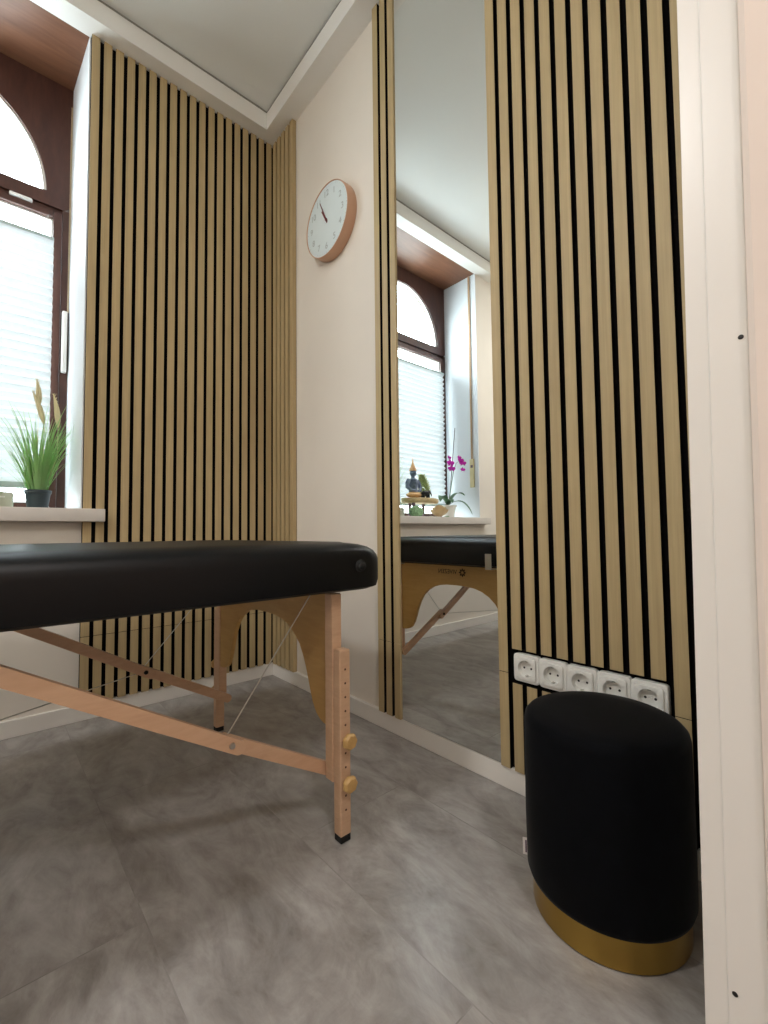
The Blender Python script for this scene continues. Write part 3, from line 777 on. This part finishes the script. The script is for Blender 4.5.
OX, OY = -1.462, Y0-.01
oc = thing('potted_orchid', 'magenta orchid in a white pot with tall support stick', 'plant', (OX, OY, ZS))
b = B(); lathe(b, [(0, 0), (.040, 0), (.042, .003), (.055, .078), (.060, .080), (.061, .090), (.057, .091), (.053, .085), (.050, .076), (0, .076)], (OX, OY, ZS), 48)
for v in b.verts:
    q = Vector((v.co.x-OX, v.co.y-OY))
    if q.length > .03: a = atan2(q.y, q.x); f = 1+.015*cos(16*a); v.co.x = OX+q.x*f; v.co.y = OY+q.y*f
part('pot', b, 'cer', oc, 40)
part('bark', lathe(B(), [(0, .077), (.0505, .077), (.049, .082), (0, .086)], (OX, OY, ZS), 24), 'soil', oc)
def leaf(pts, w):
    b = B(); rows = []; pts = [Vector(p) for p in pts]; n_ = 14
    def bez(t_):
        a, c, d_ = pts; return a*(1-t_)**2+c*2*t_*(1-t_)+d_*t_*t_
    for i in range(n_+1):
        t_ = i/n_; p = bez(t_); dd = (bez(min(1, t_+.02))-bez(max(0, t_-.02))).normalized(); s_ = dd.cross(Vector((0, 0, 1))).normalized(); u_ = s_.cross(dd)
        ww = w*(sin(pi*min(1, t_*.93+.07))**.6)+.0008
        rows.append([b.verts.new(p+s_*ww*e+u_*ww*.25*abs(e)) for e in (-1, -.5, 0, .5, 1)])
    for p, q in zip(rows, rows[1:]):
        for j in range(4): b.faces.new((p[j], p[j+1], q[j+1], q[j]))
    bmesh.ops.solidify(b, geom=b.faces[:], thickness=.0018); return b
c0 = (OX, OY, ZS+.088)
for tgt, mid, w in (((OX-.155, OY-.03, ZS+.165), (OX-.07, OY-.01, ZS+.22), .026), ((OX-.150, OY-.10, ZS+.022), (OX-.09, OY-.06, ZS+.175), .022),
                    ((OX+.105, OY-.02, ZS+.112), (OX+.07, OY, ZS+.21), .026), ((OX+.06, OY-.09, ZS+.10), (OX+.03, OY-.05, ZS+.16), .02), ((OX-.03, OY+.09, ZS+.14), (OX, OY+.05, ZS+.17), .018)):
    part('leaf', leaf((c0, mid, tgt), w), 'leaf', oc, True)
part('support_stick', tube(B(), [(OX-.01, OY, ZS+.08), (OX-.105, OY+.01, 1.425)], .0028, 8), 'stickm', oc, True)
stem = [(OX, OY, ZS+.085), (OX-.03, OY, ZS+.20), (OX-.055, OY-.01, ZS+.34), (OX-.075, OY-.02, ZS+.40), (OX-.095, OY-.03, ZS+.415), (OX-.118, OY-.03, ZS+.39)]
part('flower_stem', tube(B(), stem, [.003, .003, .0026, .002, .0016, .0012], 8), 'leaf', oc, True)
part('flower_stem', tube(B(), [stem[2], (OX-.025, OY-.02, ZS+.40), (OX+.006, OY-.03, ZS+.375)], [.002, .0018, .0012], 8), 'leaf', oc, True)
def flower(c, s_, yaw, pit):
    b = B(); R_ = Matrix.Translation(c) @ Matrix.Rotation(yaw, 4, 'Z') @ Matrix.Rotation(pit, 4, 'X')
    for k, (a, L, w) in enumerate(((pi/2, 1, .55), (pi/2+1.25, 1, .5), (pi/2-1.25, 1, .5), (pi*1.25, .9, .4), (-pi*.25, .9, .4), (0.1, 1.0, .8), (pi-.1, 1.0, .8))):
        m = R_ @ Matrix.Rotation(-a, 4, 'Y') @ Matrix.Translation((s_*L*.55, -.001*k, 0)) @ Matrix.Diagonal((s_*L*.55, s_*.10, s_*w*.6, 1))
        bmesh.ops.create_icosphere(b, subdivisions=2, radius=1, matrix=m)
    bmesh.ops.create_icosphere(b, subdivisions=2, radius=1, matrix=R_ @ Matrix.Translation((0, -s_*.25, -s_*.15)) @ Matrix.Diagonal((s_*.2, s_*.3, s_*.3, 1)))
    return b
for c, s_, yw in (((OX--0.010, OY-.035, 1.148), .022, .3), ((OX--0.004, OY-.04, 1.108), .020, .5), ((OX--0.016, OY-.03, 1.187), .013, 0), ((OX-0.100, OY-.04, 1.178), .020, .2), ((OX-0.117, OY-.045, 1.158), .019, .6), ((OX-0.090, OY-.035, 1.198), .013, .2), ((OX-0.122, OY-.04, 1.112), .014, .4)):
    part('flower', flower(c, s_*1.3, yw, -.15), 'mag', oc, True)

# ------------------------------------------------------------------ added fill lamps, out of view, to brighten room and hallway
hl = thing('hall_fill_lamp', 'added fill lamp, unseen, on the hallway ceiling behind the viewer', 'lamp', (-1.2, -2.9, 2.54))
part('fill_lamp_base', lathe(B(), [(0, .06), (.19, .06), (.19, .045), (0, .045)], (-1.2, -2.9, 2.54), 48), 'pvc', hl, 40)
M['opal'] = emit('fill_lamp_glass', (255, 236, 214), 1.5)
part('fill_lamp_shade', lathe(B(), [(0, .0), (.12, .006), (.17, .022), (.18, .045), (0, .045)], (-1.2, -2.9, 2.54), 48), 'opal', hl, 40)
L = bpy.data.lights.new('hall_fill_light', 'AREA'); L.shape = 'DISK'; L.size = .36; L.energy = 21; L.color = (1, .97, .94)
o = bpy.data.objects.new('hall_fill_light', L); COL.objects.link(o); o.location = (-1.2, -2.9, 2.53)
rl = thing('room_fill_lamp', 'added fill lamp, unseen, on the room ceiling left of the view', 'lamp', (-2.1, -1.15, 2.61))  # lamp added for fill in the room
part('fill_lamp_base', lathe(B(), [(0, .055), (.17, .055), (.17, .04), (0, .04)], (-2.1, -1.15, 2.61), 48), 'pvc', rl, 40)
part('fill_lamp_shade', lathe(B(), [(0, 0), (.11, .006), (.15, .020), (.16, .04), (0, .04)], (-2.1, -1.15, 2.61), 48), 'opal', rl, 40)
L = bpy.data.lights.new('room_fill_light', 'AREA'); L.shape = 'DISK'; L.size = .32; L.energy = 26; L.color = (1, .99, .97)
o = bpy.data.objects.new('room_fill_light', L); COL.objects.link(o); o.location = (-2.1, -1.15, 2.60)

# daylight: an overcast sky through the window; the portal only guides sampling
w = bpy.data.worlds.new('sky'); SC.world = w; w.use_nodes = True
nt = w.node_tree; bg = nt.nodes['Background']
tc = nt.nodes.new('ShaderNodeTexCoord'); sp = nt.nodes.new('ShaderNodeSeparateXYZ'); rp = nt.nodes.new('ShaderNodeValToRGB')
nt.links.new(tc.outputs['Generated'], sp.inputs[0]); nt.links.new(sp.outputs['Z'], rp.inputs[0]); nt.links.new(rp.outputs[0], bg.inputs['Color'])
e = rp.color_ramp.elements; e[0].position = 0; e[0].color = (.50, .53, .54, 1); e[1].position = .12; e[1].color = (.86, .93, 1, 1)
bg.inputs['Strength'].default_value = 24
P = bpy.data.lights.new('window_portal', 'AREA'); P.shape = 'RECTANGLE'; P.size = WX1-WX0; P.size_y = 1.85; P.cycles.is_portal = True
o = bpy.data.objects.new('window_portal', P); COL.objects.link(o); o.location = (CX, WY+.09, 1.68); o.rotation_euler = (-pi/2, 0, 0)

# ------------------------------------------------------------------ camera
yaw, pit, rol, F = .7278, .0456, -.0109, 445.55
f = Vector((sin(yaw), cos(yaw), 0)); r = Vector((cos(yaw), -sin(yaw), 0)); u = Vector((0, 0, 1))
f2 = f*cos(pit)+u*sin(pit); u2 = u*cos(pit)-f*sin(pit); r3 = r*cos(rol)+u2*sin(rol); u3 = u2*cos(rol)-r*sin(rol)
cam = bpy.data.cameras.new('camera'); co = bpy.data.objects.new('camera', cam); COL.objects.link(co)
m = Matrix((r3, u3, -f2)).transposed().to_4x4(); m.translation = (-1.03, -1.9511, .6621); co.matrix_world = m
cam.sensor_fit = 'HORIZONTAL'; cam.sensor_width = 36; cam.lens = F/768*36; cam.clip_start = .01
SC.camera = co
vs = SC.view_settings; vs.view_transform = 'Standard'; vs.look = 'None'; vs.exposure = 0; vs.gamma = 1; vs.use_curve_mapping = False
SC.cycles.use_denoising = True
SC.cycles.max_bounces = 12; SC.cycles.diffuse_bounces = 8; SC.cycles.transparent_max_bounces = 12
SC.cycles.sample_clamp_indirect = 8
